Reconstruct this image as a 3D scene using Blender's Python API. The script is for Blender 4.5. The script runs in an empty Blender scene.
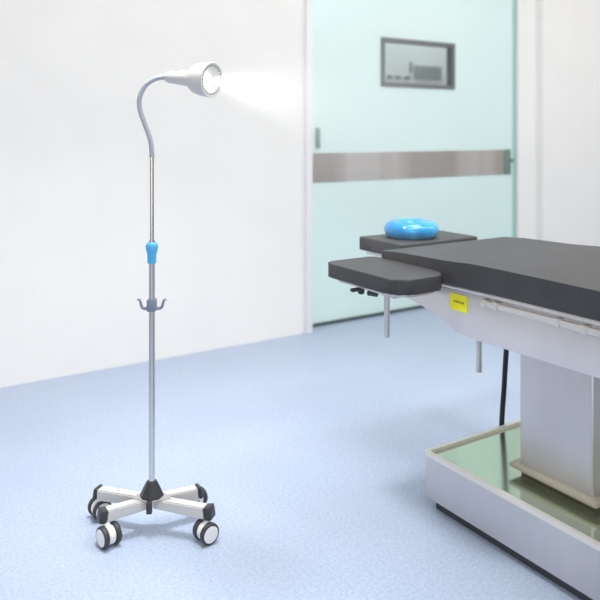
import bpy, bmesh, math, random
from mathutils import Vector, Matrix
C = bpy.context.scene
COL = C.collection
PI = math.pi
YAW = -math.radians(32.67)
random.seed(4)

# ------------------------------------------------------------------ materials
def mat(name, col, rough=0.5, metal=0.0, **kw):
    m = bpy.data.materials.new(name); m.use_nodes = True
    b = m.node_tree.nodes['Principled BSDF']
    b.inputs['Base Color'].default_value = (*col, 1)
    b.inputs['Roughness'].default_value = rough
    b.inputs['Metallic'].default_value = metal
    for k, v in kw.items():
        b.inputs[k.replace('_', ' ')].default_value = v
    return m

def speckle(m, scale, lo, hi, fac=0.5, detail=3, aniso=None, p0=.35, p1=.65):
    """procedural tone variation mixed between two colours"""
    nt = m.node_tree; N = nt.nodes; L = nt.links
    b = N['Principled BSDF']
    tc = N.new('ShaderNodeTexCoord'); mp = N.new('ShaderNodeMapping')
    if aniso: mp.inputs['Scale'].default_value = aniso
    no = N.new('ShaderNodeTexNoise'); no.inputs['Scale'].default_value = scale
    no.inputs['Detail'].default_value = detail
    cr = N.new('ShaderNodeValToRGB')
    cr.color_ramp.elements[0].position = p0; cr.color_ramp.elements[0].color = (*lo, 1)
    cr.color_ramp.elements[1].position = p1; cr.color_ramp.elements[1].color = (*hi, 1)
    L.new(tc.outputs['Object'], mp.inputs['Vector']); L.new(mp.outputs['Vector'], no.inputs['Vector'])
    L.new(no.outputs['Fac'], cr.inputs['Fac']); L.new(cr.outputs['Color'], b.inputs['Base Color'])
    return m

M = {}
M['wall'] = speckle(mat('wall_paint', (.9, .9, .9), .6), 3, (.875, .864, .842), (.895, .884, .862))
M['trim'] = mat('trim_paint', (.86, .855, .86), .4)
M['door'] = speckle(mat('mint_door_panel', (.7, .9, .88), .34), 1.3, (.70, .875, .84), (.725, .90, .87))
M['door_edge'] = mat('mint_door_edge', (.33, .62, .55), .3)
M['seal'] = mat('dark_rubber_seal', (.06, .085, .09), .6)
M['latch'] = mat('green_grey_latch', (.2, .3, .25), .35, .3)
M['strip'] = speckle(mat('brushed_strip', (.5, .47, .45), .3, .85), 1.6, (.56, .52, .495), (.80, .77, .745), aniso=(1.4, 1, .05), p0=.42, p1=.58)  # noise tones put the band's uneven reflections into the colour
M['frame'] = mat('dark_window_frame', (.085, .1, .11), .45)
M['corr'] = mat('corridor_paint', (.60, .64, .65), .6)
M['grille'] = mat('grille_grey', (.22, .26, .28), .5)
M['socket'] = mat('socket_dark', (.08, .1, .1), .5)
M['chrome'] = mat('polished_tube', (.68, .675, .665), .16, 1.0)
M['head'] = mat('lamp_white_plastic', (.62, .62, .61), .4)
M['white_pl'] = mat('white_plastic', (.82, .82, .82), .35)
M['arm'] = mat('white_painted_steel', (.60, .595, .585), .4)
M['plate'] = mat('grey_hub_plate', (.40, .40, .41), .45)
M['black'] = mat('black_plastic', (.035, .037, .04), .4)
M['tyre'] = mat('tyre_rubber', (.04, .042, .045), .5)
M['blue_pl'] = mat('blue_plastic', (.085, .44, .80), .4)
M['gel'] = speckle(mat('blue_gel', (0, .3, .75), .16, 0, Coat_Weight=.3), 9, (.0, .235, .58), (.03, .42, .78))
M['slate'] = mat('slate_plastic', (.19, .23, .32), .4)
M['hose'] = mat('grey_gooseneck', (.38, .40, .465), .45)
M['dark'] = mat('dark_hole', (.02, .02, .02), .7)
M['reflector'] = mat('reflector', (.9, .9, .9), .25)
M['steel'] = speckle(mat('satin_steel', (.6, .6, .62), .42, .85), 5, (.60, .59, .605), (.66, .645, .655), aniso=(1, 1, .4))
M['rim'] = mat('steel_rim', (.84, .80, .73), .4, .55)
M['body'] = speckle(mat('satin_body_steel', (.68, .66, .66), .45, .8), 4, (.72, .69, .685), (.80, .77, .76), aniso=(1, 1, .4))
M['skirt'] = mat('beige_skirt', (.50, .46, .38), .45, .5)  # even beige, darker than the rim
M['foot_shade'] = mat('brown_shadow_foot', (.16, .135, .105), .6)  # dark brown paints in the shadow below the skirt plate
M['rail'] = mat('steel_rail', (.72, .69, .65), .38, .8)
M['mirror'] = mat('polished_tray', (.56, .64, .51), .14, .92)  # green of the mirrored door is also put into the steel colour
M['plinth'] = mat('dark_plinth', (.045, .055, .06), .6)
M['vinyl'] = speckle(mat('grey_vinyl', (.1, .1, .105), .5, Specular_IOR_Level=.42), 9, (.044, .044, .048), (.050, .050, .054))
M['yellow'] = mat('yellow_sticker', (.92, .86, .005), .5)
M['ink'] = mat('sticker_ink', (.25, .22, .02), .6)
M['cord'] = mat('black_cord', (.02, .02, .025), .5)

def emit_mat(name, col, s):
    m = bpy.data.materials.new(name); m.use_nodes = True
    nt = m.node_tree; nt.nodes.clear()
    e = nt.nodes.new('ShaderNodeEmission'); o = nt.nodes.new('ShaderNodeOutputMaterial')
    e.inputs['Color'].default_value = (*col, 1); e.inputs['Strength'].default_value = s
    nt.links.new(e.outputs[0], o.inputs[0]); return m
M['bulb'] = emit_mat('lit_bulb', (1, 1, 1), 1.7)

def glass():
    m = bpy.data.materials.new('grey_window_glass'); m.use_nodes = True
    b = m.node_tree.nodes['Principled BSDF']
    b.inputs['Base Color'].default_value = (.93, .96, .96, 1); b.inputs['Roughness'].default_value = .02
    b.inputs['Transmission Weight'].default_value = 1; b.inputs['IOR'].default_value = 1.3
    return m
M['glass'] = glass()

def floor_mat():
    m = bpy.data.materials.new('blue_vinyl_floor'); m.use_nodes = True
    nt = m.node_tree; N = nt.nodes; L = nt.links; b = N['Principled BSDF']
    b.inputs['Roughness'].default_value = .38
    b.inputs['Specular IOR Level'].default_value = .35
    tc = N.new('ShaderNodeTexCoord')
    def ramp(scale, detail, p0, p1, c0, c1, rough=.6):
        n = N.new('ShaderNodeTexNoise'); n.inputs['Scale'].default_value = scale
        n.inputs['Detail'].default_value = detail; n.inputs['Roughness'].default_value = rough
        r = N.new('ShaderNodeValToRGB')
        r.color_ramp.elements[0].position = p0; r.color_ramp.elements[0].color = (*c0, 1)
        r.color_ramp.elements[1].position = p1; r.color_ramp.elements[1].color = (*c1, 1)
        L.new(tc.outputs['Object'], n.inputs['Vector']); L.new(n.outputs['Fac'], r.inputs['Fac'])
        return r.outputs['Color']
    base = ramp(2.2, 2, .3, .7, FLOOR_A, FLOOR_B)
    fine = ramp(95, 3, .36, .64, (.87, .88, .915), (1.10, 1.09, 1.06))
    mx = N.new('ShaderNodeMix'); mx.data_type = 'RGBA'; mx.blend_type = 'MULTIPLY'
    mx.inputs[0].default_value = 1
    L.new(base, mx.inputs[6]); L.new(fine, mx.inputs[7])
    L.new(mx.outputs[2], b.inputs['Base Color'])
    return m
FLOOR_A = (.412, .488, .640); FLOOR_B = (.436, .512, .660)
M['floor'] = floor_mat()

# ------------------------------------------------------------------ mesh helpers
def add_box(bm, x0, x1, y0, y1, z0, z1, bev=0, seg=2, mtx=None):
    vs = [bm.verts.new((x, y, z)) for x in (x0, x1) for y in (y0, y1) for z in (z0, z1)]
    f = [(0,1,3,2), (4,6,7,5), (0,4,5,1), (2,3,7,6), (0,2,6,4), (1,5,7,3)]
    fs = [bm.faces.new([vs[i] for i in q]) for q in f]
    if bev:
        es = list({e for q in fs for e in q.edges})
        r = bmesh.ops.bevel(bm, geom=es, offset=bev, segments=seg, affect='EDGES', profile=.5)
        vs = list({v for v in r['verts']} | {v for v in vs if v.is_valid})
    if mtx is not None:
        bmesh.ops.transform(bm, matrix=mtx, verts=[v for v in vs if v.is_valid])

def add_prism(bm, pts, axis, a0, a1, bev=0, seg=2):
    """closed outline pts extruded along axis ('x' or 'z')"""
    def P(p, a):
        return (a, p[0], p[1]) if axis == 'x' else ((p[0], a, p[1]) if axis == 'y' else (p[0], p[1], a))
    A = [bm.verts.new(P(p, a0)) for p in pts]; B = [bm.verts.new(P(p, a1)) for p in pts]
    n = len(pts)
    fa = bm.faces.new(A[::-1]); fb = bm.faces.new(B)
    for i in range(n):
        bm.faces.new((A[i], A[(i+1) % n], B[(i+1) % n], B[i]))
    if bev:
        es = list(set(fa.edges) | set(fb.edges))
        bmesh.ops.bevel(bm, geom=es, offset=bev, segments=seg, affect='EDGES', profile=.5)

def rrect(x0, x1, y0, y1, r, n=7):
    """rounded rectangle outline; r = 4 radii (x0y0, x1y0, x1y1, x0y1)"""
    out = []
    cs = [(x0, y0, 1, 1, PI), (x1, y0, -1, 1, 1.5*PI), (x1, y1, -1, -1, 0), (x0, y1, 1, -1, .5*PI)]
    for (cx, cy, sx, sy, a), q in zip(cs, r):
        for k in range(n+1):
            t = a + k/n*PI/2
            out.append((cx + sx*q + q*math.cos(t), cy + sy*q + q*math.sin(t)))
    return out

def frame_of(d):
    d = d.normalized(); up = Vector((0, 0, 1)) if abs(d.z) < .95 else Vector((1, 0, 0))
    a = d.cross(up).normalized(); return a, d.cross(a).normalized()

def add_lathe(bm, prof, origin, axis, n=32, cap0=True, cap1=True):
    """prof = [(dist along axis, radius)]"""
    o = Vector(origin); d = Vector(axis).normalized(); a, b = frame_of(d)
    rings = []
    for t, r in prof:
        rings.append([bm.verts.new(o + d*t + (a*math.cos(2*PI*k/n) + b*math.sin(2*PI*k/n))*r) for k in range(n)])
    for p, q in zip(rings, rings[1:]):
        for k in range(n):
            bm.faces.new((p[k], p[(k+1) % n], q[(k+1) % n], q[k]))
    if cap0: bm.faces.new(rings[0][::-1])
    if cap1: bm.faces.new(rings[-1])

def add_tube(bm, pts, r, n=12, rr=None):
    pts = [Vector(p) for p in pts]
    rings = []; a = None
    for i, p in enumerate(pts):
        d = (pts[min(i+1, len(pts)-1)] - pts[max(i-1, 0)]).normalized()
        if a is None: a, _ = frame_of(d)
        a = (a - d*a.dot(d)).normalized(); b = d.cross(a)
        q = rr[i] if rr else r
        rings.append([bm.verts.new(p + (a*math.cos(2*PI*k/n) + b*math.sin(2*PI*k/n))*q) for k in range(n)])
    for p, q in zip(rings, rings[1:]):
        for k in range(n):
            bm.faces.new((p[k], p[(k+1) % n], q[(k+1) % n], q[k]))
    bm.faces.new(rings[0][::-1]); bm.faces.new(rings[-1])

def spline(pts, n=8):
    P = [Vector(p) for p in pts]; P = [2*P[0]-P[1]] + P + [2*P[-1]-P[-2]]; out = []
    for i in range(1, len(P)-2):
        for k in range(n):
            t = k/n; a, b, c, d = P[i-1:i+3]
            out.append(.5*((2*b) + (c-a)*t + (2*a-5*b+4*c-d)*t*t + (3*b-a-3*c+d)*t**3))
    out.append(P[-2]); return out

def obj(name, bm, m, parent=None, smooth=True, ang=35):
    bmesh.ops.recalc_face_normals(bm, faces=bm.faces)
    if smooth:
        for f in bm.faces: f.smooth = True
        for e in bm.edges:
            if len(e.link_faces) == 2 and e.calc_face_angle(0) > math.radians(ang): e.smooth = False
    me = bpy.data.meshes.new(name); bm.to_mesh(me); bm.free()
    me.materials.append(M[m] if isinstance(m, str) else m)
    o = bpy.data.objects.new(name, me); COL.objects.link(o)
    if parent: o.parent = parent
    return o

def box(name, m, parent, *a, **k):
    bm = bmesh.new(); add_box(bm, *a, **k); return obj(name, bm, m, parent)

def tag(o, label, cat, group=None):
    o['label'] = label; o['category'] = cat
    if group: o['group'] = group
    return o
def thing(name, label, cat, loc=(0, 0, 0), rz=0, group=None):
    o = bpy.data.objects.new(name, None); COL.objects.link(o); o.empty_display_size = .1
    o.location = loc; o.rotation_euler = (0, 0, rz); return tag(o, label, cat, group)
def struct(o): o['kind'] = 'structure'; return o

# ------------------------------------------------------------------ setting
# x runs along the back wall, y towards it, the camera stands over the origin
struct(box('floor', 'floor', None, -5, 9, -4.5, 6.2, -.1, 0))
bm = bmesh.new()
add_box(bm, -4, 2.645, 4.06, 4.26, 0, 3.1)
add_box(bm, 2.645, 4.845, 4.06, 4.26, 2.74, 3.1)      # lintel over the door
struct(obj('wall_back', bm, 'wall', smooth=False))
bm = bmesh.new()
add_prism(bm, [(4.847, 4.13), (5.08, 4.13), (5.08, 4.06), (9, 4.06), (9, 4.26), (4.847, 4.26)], 'z', 0, 3.1)
struct(obj('wall_right', bm, 'wall', smooth=False))
struct(box('trim_1', 'trim', None, 2.638, 2.687, 4.03, 4.15, 0, 2.74, bev=.004))   # casing at the left of the door

# door: mint panel with a window, steel band, seal, handle, latches
WX0, WX1, WZ0, WZ1 = 3.380, 4.127, 1.697, 2.061
DX0, DX1, DF, DB = 2.65, 4.842, 4.16, 4.205
bm = bmesh.new()
add_box(bm, DX0, WX0, DF, DB, .022, 2.74); add_box(bm, WX1, DX1 - .03, DF, DB, .022, 2.74)
add_box(bm, WX0, WX1, DF, DB, .022, WZ0); add_box(bm, WX0, WX1, DF, DB, WZ1, 2.74)
door = struct(obj('door_1', bm, 'door', smooth=False))
box('door_edge', 'door_edge', door, DX1 - .03, DX1, DF - .004, DB, .022, 2.74)
box('bottom_seal', 'seal', door, DX0, DX1, DF - .012, DB, .002, .022)
box('steel_band', 'strip', door, 2.69, 4.705, DF - .004, DF, 1.002, 1.209)
box('door_handle', 'latch', door, 2.797, 2.822, DF - .025, DF, 1.243, 1.385, bev=.005)
for x0, x1, z0, z1 in ((4.71, 4.738, 1.0, 1.212), (4.752, 4.782, 1.0, 1.212)):
    box('latch', 'latch', door, x0, x1, DF - .012, DF, z0, z1, bev=.003)
box('latch_knob', 'latch', door, 4.775, 4.80, DF - .03, DF - .004, 1.105, 1.13, bev=.004)
bm = bmesh.new(); B = .03
add_box(bm, WX0, WX1, DF - .014, DB + .01, WZ0, WZ0 + B); add_box(bm, WX0, WX1, DF - .014, DB + .01, WZ1 - B, WZ1)
add_box(bm, WX0, WX0 + B, DF - .014, DB + .01, WZ0 + B, WZ1 - B); add_box(bm, WX1 - B, WX1, DF - .014, DB + .01, WZ0 + B, WZ1 - B)
wf = obj('window_frame', bm, 'frame', door, smooth=False)
box('pane', 'glass', wf, WX0 + B, WX1 - B, DF + .014, DF + .022, WZ0 + B, WZ1 - B)

# the corridor seen through that window
CW = 5.0
struct(box('wall_corridor', 'corr', None, 2.4, 7.2, CW, CW + .15, 0, 3.1))
bm = bmesh.new(); gx0, gx1, gz0, gz1 = 4.453, 4.778, 1.851, 1.976
add_box(bm, gx0, gx1, CW - .02, CW - .001, gz0, gz1, bev=.004)
for k in range(5):
    z = gz0 + .018 + k*.021
    add_box(bm, gx0 + .02, gx1 - .02, CW - .026, CW - .02, z, z + .009)
tag(obj('wall_grille', bm, 'grille'), 'grey louvred grille behind the dark-framed door window', 'grille')
for k, (x, w) in enumerate(((4.160, 'left'), (4.258, 'middle'), (4.36, 'right'))):
    bm = bmesh.new(); add_box(bm, x - .03, x + .03, CW - .018, CW - .001, 1.842, 1.868, bev=.003)
    add_box(bm, x - .02, x + .02, CW - .022, CW - .018, 1.850, 1.860)
    tag(obj('wall_socket', bm, 'socket'), '%s one of three small dark wall sockets seen through the door window' % {'left': 'leftmost', 'middle': 'middle', 'right': 'rightmost'}[w], 'socket', 'wall sockets behind the door window')
bm = bmesh.new(); add_box(bm, 4.397, 4.419, CW - .02, CW - .001, 1.905, 2.005, bev=.004)
add_box(bm, 4.403, 4.413, CW - .026, CW - .02, 1.94, 1.97)
tag(obj('wall_switch', bm, 'grille'), 'slim upright grey switch beside the grille behind the door window', 'switch')

# ------------------------------------------------------------------ examination lamp
lamp = thing('examination_lamp', 'white gooseneck examination lamp with a lit head on a four-caster rolling stand', 'lamp', (.895, 2.33, 0), YAW)
S = 293.7
def lp(px, py): return ((px - 152)/S, 0, 1.35 - (py - 133)/S)      # front elevation of the lamp, metres
tips = [(-.148, -.082), (.205, -.062), (-.200, .066), (.146, .074)]
wheels = [(-.121, -.094, (-.72, -.69)), (.193, -.071, (.66, -.75)), (-.198, .076, (.62, -.78)), (.128, .140, (-.55, -.83))]
for tx, ty in tips:
    d = Vector((tx, ty, 0)); Ln = d.length; d.normalize(); s = Vector((-d.y, d.x, 0))
    bm = bmesh.new()
    def sect(t, zc, h, w):
        return [bm.verts.new(d*t + s*(a*w/2) + Vector((0, 0, zc + b*h/2))) for a, b in ((-1,-1), (1,-1), (1,1), (-1,1))]
    R = [sect(.012, .097, .033, .036), sect(Ln - (.012 if ty < 0 else .004), .092, .038, .038)]
    for k in range(4): bm.faces.new((R[0][k], R[0][(k+1) % 4], R[1][(k+1) % 4], R[1][k]))
    bm.faces.new(R[0][::-1]); bm.faces.new(R[1])
    bmesh.ops.bevel(bm, geom=list(bm.edges), offset=.0035, segments=2, affect='EDGES')
    leg = obj('leg', bm, 'arm', lamp)
    bm = bmesh.new()
    mt = Matrix.Translation(d*Ln + Vector((0, 0, .0925))) @ Matrix.Rotation(math.atan2(d.y, d.x), 4, 'Z') @ Matrix.Rotation(math.radians(-10), 4, 'Y')
    add_box(bm, -.016 if ty < 0 else -.003, .011, -.0205, .0205, -.020, .0205, bev=.004, mtx=mt)
    obj('end_cap', bm, 'black', leg)
WR = .0345; WK = WR/.0405
for (wx, wy, ax), (tx, ty) in zip(wheels, tips):
    a = Vector((*ax, 0)).normalized(); side = Vector((-a.y, a.x, 0)); c = Vector((wx, wy, WR)); top = Vector((tx, ty, .071)) - Vector((tx, ty, 0)).normalized()*.006
    bm = bmesh.new()
    add_lathe(bm, [(-.013, .016), (-.013, .026), (-.010, .029), (.010, .029), (.013, .026), (.013, .016)], c, a, 28)   # hood between the wheels
    add_tube(bm, [c + Vector((0, 0, .019)), c.lerp(top, .6) + Vector((0, 0, .012)), top + Vector((0, 0, -.002)), top + Vector((0, 0, .012))], .011, 14)
    cast = obj('caster', bm, 'white_pl', lamp)
    for sg in (-1, 1):
        bm = bmesh.new()
        add_lathe(bm, [(t*WK, q*WK) for t, q in ((.015, .024), (.015, .036), (.018, .0395), (.022, .0405), (.030, .0405), (.0345, .0385), (.036, .035), (.036, .030))], c, a*sg, 40)
        obj('tyre', bm, 'tyre', cast)
        bm = bmesh.new()
        add_lathe(bm, [(t*WK, q*WK) for t, q in ((.030, .0315), (.0368, .0315), (.0375, .029), (.0378, .012), (.0378, .008))], c, a*sg, 40)
        obj('wheel_disc', bm, 'white_pl', cast)
# hub
bm = bmesh.new(); add_prism(bm, [(-.066, -.014), (0, -.046), (.068, -.016), (.05, .012), (0, .032), (-.05, .012)], 'z', .1128, .1160, bev=.001, seg=1)
obj('hub_plate', bm, 'plate', lamp)
bm = bmesh.new()
add_lathe(bm, [(.114, .040), (.119, .0405), (.126, .038), (.158, .022), (.166, .0175)], (0, 0, 0), (0, 0, 1), 8)
hub = obj('base_hub', bm, 'black', lamp, ang=20)
box('clip', 'black', hub, -.008, .010, -.056, -.036, .080, .119, bev=.002)
bm = bmesh.new(); add_lathe(bm, [(.12, .0105), (.985, .0105)], (0, 0, 0), (0, 0, 1), 24); obj('pole', bm, 'chrome', lamp)
bm = bmesh.new(); add_lathe(bm, [(.90, .0072), (1.285, .0072)], (0, 0, 0), (0, 0, 1), 20); obj('upper_pole', bm, 'chrome', lamp)
bm = bmesh.new()
add_lathe(bm, [(.907, .0145), (.910, .0155), (.932, .0155), (.941, .0165), (.953, .0205), (.966, .0212), (.974, .0195), (.978, .0150)], (0, 0, 0), (0, 0, 1), 12)
obj('height_collar', bm, 'blue_pl', lamp, ang=50)
bm = bmesh.new(); add_box(bm, -.0155, .0155, -.016, .016, .744, .785, bev=.004)
hb = obj('hook_bracket', bm, 'slate', lamp)
for sg in (-1, 1):
    bm = bmesh.new()
    pts = spline([(sg*.012, 0, .755), (sg*.024, 0, .753), (sg*.033, 0, .757), (sg*.037, 0, .767), (sg*.040, 0, .778), (sg*.044, 0, .783), (sg*.050, 0, .782)], 5)
    add_tube(bm, pts, .0042, 10, rr=[.0062 - .003*i/(len(pts)-1) for i in range(len(pts))]); obj('hook', bm, 'slate', hb)
# gooseneck
neck = [lp(152, 157), lp(152, 152), lp(150.2, 139), lp(144.6, 123), lp(140.2, 110), lp(139.8, 98), lp(145.2, 86), lp(155, 79), lp(165, 77)]
neck = spline([(x, 0, z) for x, _, z in neck] + [(.062, -.006, 1.5405)], 14)
bm = bmesh.new()
n_ = len(neck); add_tube(bm, neck, .0082, 16, rr=[.0084 if i > 10 else .0094 for i in range(n_)]); obj('gooseneck', bm, 'hose', lamp)
# head
A0 = Vector((.0545, 0, 1.5405)); A1 = Vector((.218, -.10, 1.523)); hd = (A1 - A0).normalized(); HL = (A1 - A0).length
bm = bmesh.new()
prof = [(-.004, .012), (0, .0185), (.006, .0205), (.05, .0235), (.096, .0275), (.104, .031), (.114, .040), (.128, .049), (.150, .0545), (HL - .004, .0585), (HL, .0575)]
inner = [(HL, .0535), (HL - .002, .0525), (HL - .003, .0430), (HL - .045, .0260)]
add_lathe(bm, prof + inner, A0, hd, 56)
head = obj('lamp_head', bm, 'head', lamp)
a_, b_ = frame_of(hd)
bm = bmesh.new()
for k in range(26):
    t = 2*PI*k/26; rad = a_*math.cos(t) + b_*math.sin(t)
    add_lathe(bm, [(0, .0029), (.0022, .0029)], A0 + hd*(HL - .0042) + rad*.0475, hd, 8)
obj('vent_ring', bm, 'dark', head)
bm = bmesh.new(); add_lathe(bm, [(HL - .045, .0255), (HL - .030, .0265), (HL - .018, .021), (HL - .010, .010), (HL - .009, .003)], A0, hd, 32)
obj('bulb', bm, 'bulb', head)
upv = (Vector((0, 0, 1)) - hd*hd.z).normalized()
bm = bmesh.new(); add_lathe(bm, [(.018, .0065), (.0245, .0065), (.0265, .005)], A0 + hd*.036, upv, 16); obj('switch', bm, 'slate', head)

# ------------------------------------------------------------------ operating table
table = thing('operating_table', 'stainless steel operating table with dark grey mattress on a heavy rectangular base', 'operating table', (2.1, 1.2, 0), 0)
T = Vector((2.1, 1.2, 0))
def tobj(name, bm, m, parent=None, **k):
    if parent is None: parent = table
    bmesh.ops.translate(bm, vec=-T, verts=bm.verts); return obj(name, bm, m, parent, **k)
def tbox(name, m, *a, parent=None, **k):
    bm = bmesh.new(); add_box(bm, *a, **k); return tobj(name, bm, m, parent)
BX0, BX1, BY0, BY1 = 1.778, 2.43, .42, 1.94
bm = bmesh.new(); add_prism(bm, rrect(BX0, BX1, BY0, BY1, (.012,)*4), 'z', .042, .190, bev=.004); base = tobj('base', bm, 'steel')
bm = bmesh.new()
o_, i_ = rrect(BX0 - .002, BX1 + .002, BY0 - .002, BY1 + .002, (.013,)*4), rrect(BX0 + .014, BX1 - .014, BY0 + .014, BY1 - .014, (.008,)*4)
ring = [[bm.verts.new((x, y, z)) for x, y in q] for q, z in ((o_, .188), (o_, .204), (i_, .204), (i_, .188))]
for p in range(4):
    q = ring[(p+1) % 4]; n = len(o_)
    for k in range(n): bm.faces.new((ring[p][k], ring[p][(k+1) % n], q[(k+1) % n], q[k]))
tobj('base_rim', bm, 'rim', base)
tbox('base_tray', 'mirror', BX0 + .014, BX1 - .014, BY0 + .014, BY1 - .014, .1905, .194, parent=base)
tbox('plinth', 'plinth', BX0 + .028, BX1 - .03, BY0 + .03, BY1 - .03, .001, .042, parent=base)
# column
bm = bmesh.new(); add_prism(bm, rrect(1.940, 2.27, 1.365, 1.650, (.012,)*4), 'z', .234, .68, bev=.002); colm = tobj('column', bm, 'steel')
tbox('column_skirt', 'skirt', 1.915, 2.30, 1.335, 1.672, .218, .234, parent=colm, bev=.004)
tbox('shaded_column_foot', 'foot_shade', 1.945, 2.27, 1.365, 1.645, .1945, .2175, parent=colm, bev=.002)  # recessed block, coloured as the shadow band under the skirt
# table-top frame (side profile extruded across)
bm = bmesh.new()
add_prism(bm, [(.35, .672), (1.70, .660), (1.78, .660), (1.80, .664), (1.822, .676), (1.852, .698), (1.90, .710), (2.12, .745), (2.15, .765), (2.15, .815), (.35, .815)], 'x', 1.785, 2.40, bev=.008)
frame = tobj('table_frame', bm, 'body')
tbox('top_plate', 'rail', 1.768, 2.42, .32, 2.14, .816, .831, parent=frame, bev=.004)
bm = bmesh.new(); add_box(bm, 1.7835, 1.7845, 1.736, 1.816, .741, .797); stk = tobj('warning_sticker', bm, 'yellow', frame)
stk['label'] = 'yellow warning sticker'
bm = bmesh.new()
for y0, y1, z in ((1.790, 1.798, .768), (1.778, 1.787, .768), (1.765, 1.775, .7675), (1.752, 1.761, .767)):
    add_box(bm, 1.7828, 1.7834, y0, y1, z, z + .007)
tobj('sticker_text', bm, 'ink', frame)
# side rail with brackets
bm = bmesh.new(); add_box(bm, 1.762, 1.769, .45, 1.655, .787, .806, bev=.003); rail = tobj('side_rail', bm, 'rail')
for y in (1.645, 1.595, 1.36, 1.27, .95, .6):
    tbox('rail_bracket', 'rail', 1.759, 1.7845, y - .010, y + .010, .784, .809, parent=rail, bev=.003)
# main mattress
prof = [(2.157, .897), (2.05, .905), (1.93, .908), (1.82, .910), (1.76, .913), (1.70, .917), (1.57, .918), (1.40, .917), (1.2, .915), (.30, .915)]
bm = bmesh.new(); rg = []
for y, zt in prof:
    rg.append([bm.verts.new(p) for p in ((1.756, y, .8325), (2.44, y, .8325), (2.44, y, zt), (1.756, y, zt))])
for p, q in zip(rg, rg[1:]):
    for k in range(4): bm.faces.new((p[k], p[(k+1) % 4], q[(k+1) % 4], q[k]))
bm.faces.new(rg[0][::-1]); bm.faces.new(rg[-1])
es = [e for e in bm.edges if e.calc_face_angle(0) > .8]
bmesh.ops.bevel(bm, geom=es, offset=.009, segments=3, affect='EDGES', profile=.5)
tobj('mattress', bm, 'vinyl', ang=50)
# headrest
bm = bmesh.new(); add_box(bm, 1.975, 2.375, 2.13, 2.535, .812, .829, bev=.003); hr = tobj('headrest', bm, 'steel')
bm = bmesh.new(); add_box(bm, 1.95, 2.40, 2.27, 2.555, .8295, .889, bev=.007, seg=3); tobj('headrest_pad', bm, 'vinyl', hr)
# near arm board
bm = bmesh.new(); add_prism(bm, rrect(1.545, 1.735, 1.81, 2.17, (.07, .06, .01, .03)), 'z', .803, .8195, bev=.003); ab = tobj('arm_board', bm, 'steel')
bm = bmesh.new(); add_prism(bm, rrect(1.514, 1.752, 1.774, 2.200, (.075, .085, .02, .045), 9), 'z', .820, .871, bev=.008, seg=3); tobj('arm_board_pad', bm, 'vinyl', ab)
tbox('arm_board_bracket', 'steel', 1.60, 1.784, 1.90, 1.965, .780, .8025, parent=ab, bev=.003)
bm = bmesh.new(); add_lathe(bm, [(.640, .009), (.642, .010), (.802, .010)], (1.603, 1.94, 0), (0, 0, 1), 16); tobj('post', bm, 'steel', ab)
bm = bmesh.new(); add_lathe(bm, [(0, .008), (.004, .012), (.020, .012), (.024, .008)], (1.560, 2.03, .778), (0, 0, 1), 12)
tobj('knob', bm, 'black', ab)
bm = bmesh.new(); add_box(bm, 1.515, 1.555, 2.022, 2.037, .790, .8025, bev=.003); tobj('knob_lever', bm, 'black', ab)
bm = bmesh.new(); add_lathe(bm, [(0, .010), (.035, .010)], (1.553, 1.98, .7925), (.4, -1, 0), 10); tobj('knob', bm, 'black', ab)
bm = bmesh.new(); add_lathe(bm, [(.447, .010), (.449, .011), (.728, .011)], (2.035, 1.92, 0), (0, 0, 1), 16); tobj('support_post', bm, 'steel')
bm = bmesh.new(); add_tube(bm, spline([(2.155, 1.86, .72), (2.175, 1.89, .66), (2.215, 1.945, .50), (2.235, 1.975, .33), (2.228, 1.98, .2), (2.225, 1.98, .06), (2.25, 1.985, .012), (2.32, 1.985, .012), (2.42, 1.985, .012)], 8), .0105, 12)
tobj('power_cord', bm, 'cord')

# gel head ring on the headrest
bm = bmesh.new()
n, mseg = 48, 20; Rr, ra, rb = .076, .045, .040; rows = []
for i in range(n):
    t = 2*PI*i/n; row = []
    for k in range(mseg):
        p = 2*PI*k/mseg
        z = rb*math.sin(p)
        if z < -.033: z = -.033
        row.append(bm.verts.new(((Rr + ra*math.cos(p))*math.cos(t), (Rr + ra*math.cos(p))*math.sin(t), z + .033)))
    rows.append(row)
for i in range(n):
    for k in range(mseg):
        bm.faces.new((rows[i][k], rows[(i+1) % n][k], rows[(i+1) % n][(k+1) % mseg], rows[i][(k+1) % mseg]))
g = tag(obj('head_ring', bm, 'gel', ang=80), 'glossy blue gel head ring lying on the table headrest', 'head ring')
g.location = (2.135, 2.415, .8895)

# ------------------------------------------------------------------ light
w = bpy.data.worlds.new('World'); C.world = w; w.use_nodes = True
nt = w.node_tree; N = nt.nodes; L = nt.links; bg = N['Background']
tc = N.new('ShaderNodeTexCoord'); sx = N.new('ShaderNodeSeparateXYZ'); cr = N.new('ShaderNodeValToRGB')
L.new(tc.outputs['Generated'], sx.inputs[0]); L.new(sx.outputs['Z'], cr.inputs['Fac']); L.new(cr.outputs['Color'], bg.inputs['Color'])
cr.color_ramp.elements[0].position = 0; cr.color_ramp.elements[0].color = (.50, .488, .472, 1)      # dimmer at eye level, bright overhead
cr.color_ramp.elements[1].position = 1; cr.color_ramp.elements[1].color = (1.2, 1.175, 1.135, 1)
bg.inputs['Strength'].default_value = .75

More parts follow.
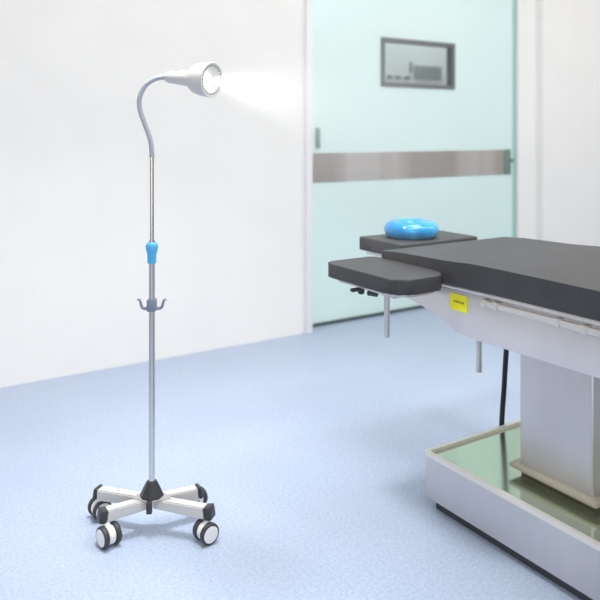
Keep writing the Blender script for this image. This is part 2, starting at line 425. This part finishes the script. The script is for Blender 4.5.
def area(name, loc, target, sx, sy, e, col=(1, 1, 1), spread=180):
    l = bpy.data.lights.new(name, 'AREA'); l.shape = 'RECTANGLE'; l.size = sx; l.size_y = sy; l.energy = e; l.color = col; l.spread = math.radians(spread)
    o = bpy.data.objects.new(name, l); COL.objects.link(o); o.location = loc
    o.rotation_euler = (Vector(target) - Vector(loc)).to_track_quat('-Z', 'Y').to_euler(); return o
area('ceiling_light', (.92, 2.38, 3.0), (.92, 2.38, 0), .30, .30, 14, spread=90)
area('table_fill', (2.35, 1.9, 3.0), (2.3, 1.9, 0), 1.5, 1.0, 11, spread=90)  # added overhead to lift the pad tops and the floor nearby
area('wall_fill', (3.8, 1.0, 3.0), (3.8, 4.06, 1.0), 7.4, .3, 84, (1, .985, .96))  # added fill to brighten the back wall and door
area('corridor_fill', (4.3, 4.7, 2.9), (4.3, 4.75, 0), 1.5, .25, 12)  # added so the space behind the door window is not dark
area('pole_highlight_light', (-1.3, -2.6, 1.5), (.9, 2.33, .9), 2.4, 2.6, 52)  # added light behind the camera, for a bright stripe on the pole

# beam: a spot inside the head shining through slightly hazy air
Rz = Matrix.Rotation(YAW, 3, 'Z')
org = lamp.location + Rz @ (A0 + hd*(HL + .002)); bd = (Rz @ Vector((.80, -.52, -.20))).normalized()
sp = bpy.data.lights.new('beam_light', 'SPOT'); sp.energy = 26; sp.spot_size = math.radians(44); sp.spot_blend = 1; sp.shadow_soft_size = .02
so = bpy.data.objects.new('beam_light', sp); COL.objects.link(so); so.location = org
q = bd.to_track_quat('-Z', 'Y'); so.rotation_euler = q.to_euler()

HZ = .95; HR = HZ*math.tan(math.radians(24)) + .035
bm = bmesh.new(); add_lathe(bm, [(.012, .030), (HZ, HR)], (0, 0, 0), (0, 0, -1), 40)
hz = obj('light_haze', bm, 'wall'); hz.location = org; hz.rotation_euler = q.to_euler()
tag(hz, 'pale hazy beam of light spreading from the lamp head', 'light beam'); hz['kind'] = 'stuff'
m = bpy.data.materials.new('hazy_air'); m.use_nodes = True; nt = m.node_tree; nt.nodes.clear(); N = nt.nodes; L = nt.links
out = N.new('ShaderNodeOutputMaterial'); vs = N.new('ShaderNodeVolumeScatter'); vs.inputs['Color'].default_value = (1, 1, 1, 1)
tc = N.new('ShaderNodeTexCoord'); sx = N.new('ShaderNodeSeparateXYZ'); L.new(tc.outputs['Object'], sx.inputs[0])
mr = N.new('ShaderNodeMapRange'); mr.inputs['From Min'].default_value = 0; mr.inputs['From Max'].default_value = -HZ
mr.inputs['To Min'].default_value = 1.0; mr.inputs['To Max'].default_value = 0.0
L.new(sx.outputs['Z'], mr.inputs['Value'])
mu = N.new('ShaderNodeMath'); mu.operation = 'MULTIPLY'; mu.inputs[1].default_value = .85; L.new(mr.outputs[0], mu.inputs[0])
L.new(mu.outputs[0], vs.inputs['Density']); L.new(vs.outputs[0], out.inputs['Volume'])
hz.data.materials.clear(); hz.data.materials.append(m)

# ------------------------------------------------------------------ camera
cam = bpy.data.cameras.new('camera'); co = bpy.data.objects.new('camera', cam); COL.objects.link(co)
co.location = (0, 0, 1.35); co.rotation_euler = (PI/2, 0, YAW)
cam.sensor_width = 36; cam.lens = 718/600*36; cam.shift_y = -(300 - 133)/600
cam.dof.use_dof = True; cam.dof.focus_distance = 2.44; cam.dof.aperture_fstop = 2.0
cam.clip_start = .02
C.camera = co
v = C.view_settings; v.view_transform = 'Standard'; v.look = 'None'; v.exposure = 0; v.gamma = 1; v.use_curve_mapping = False
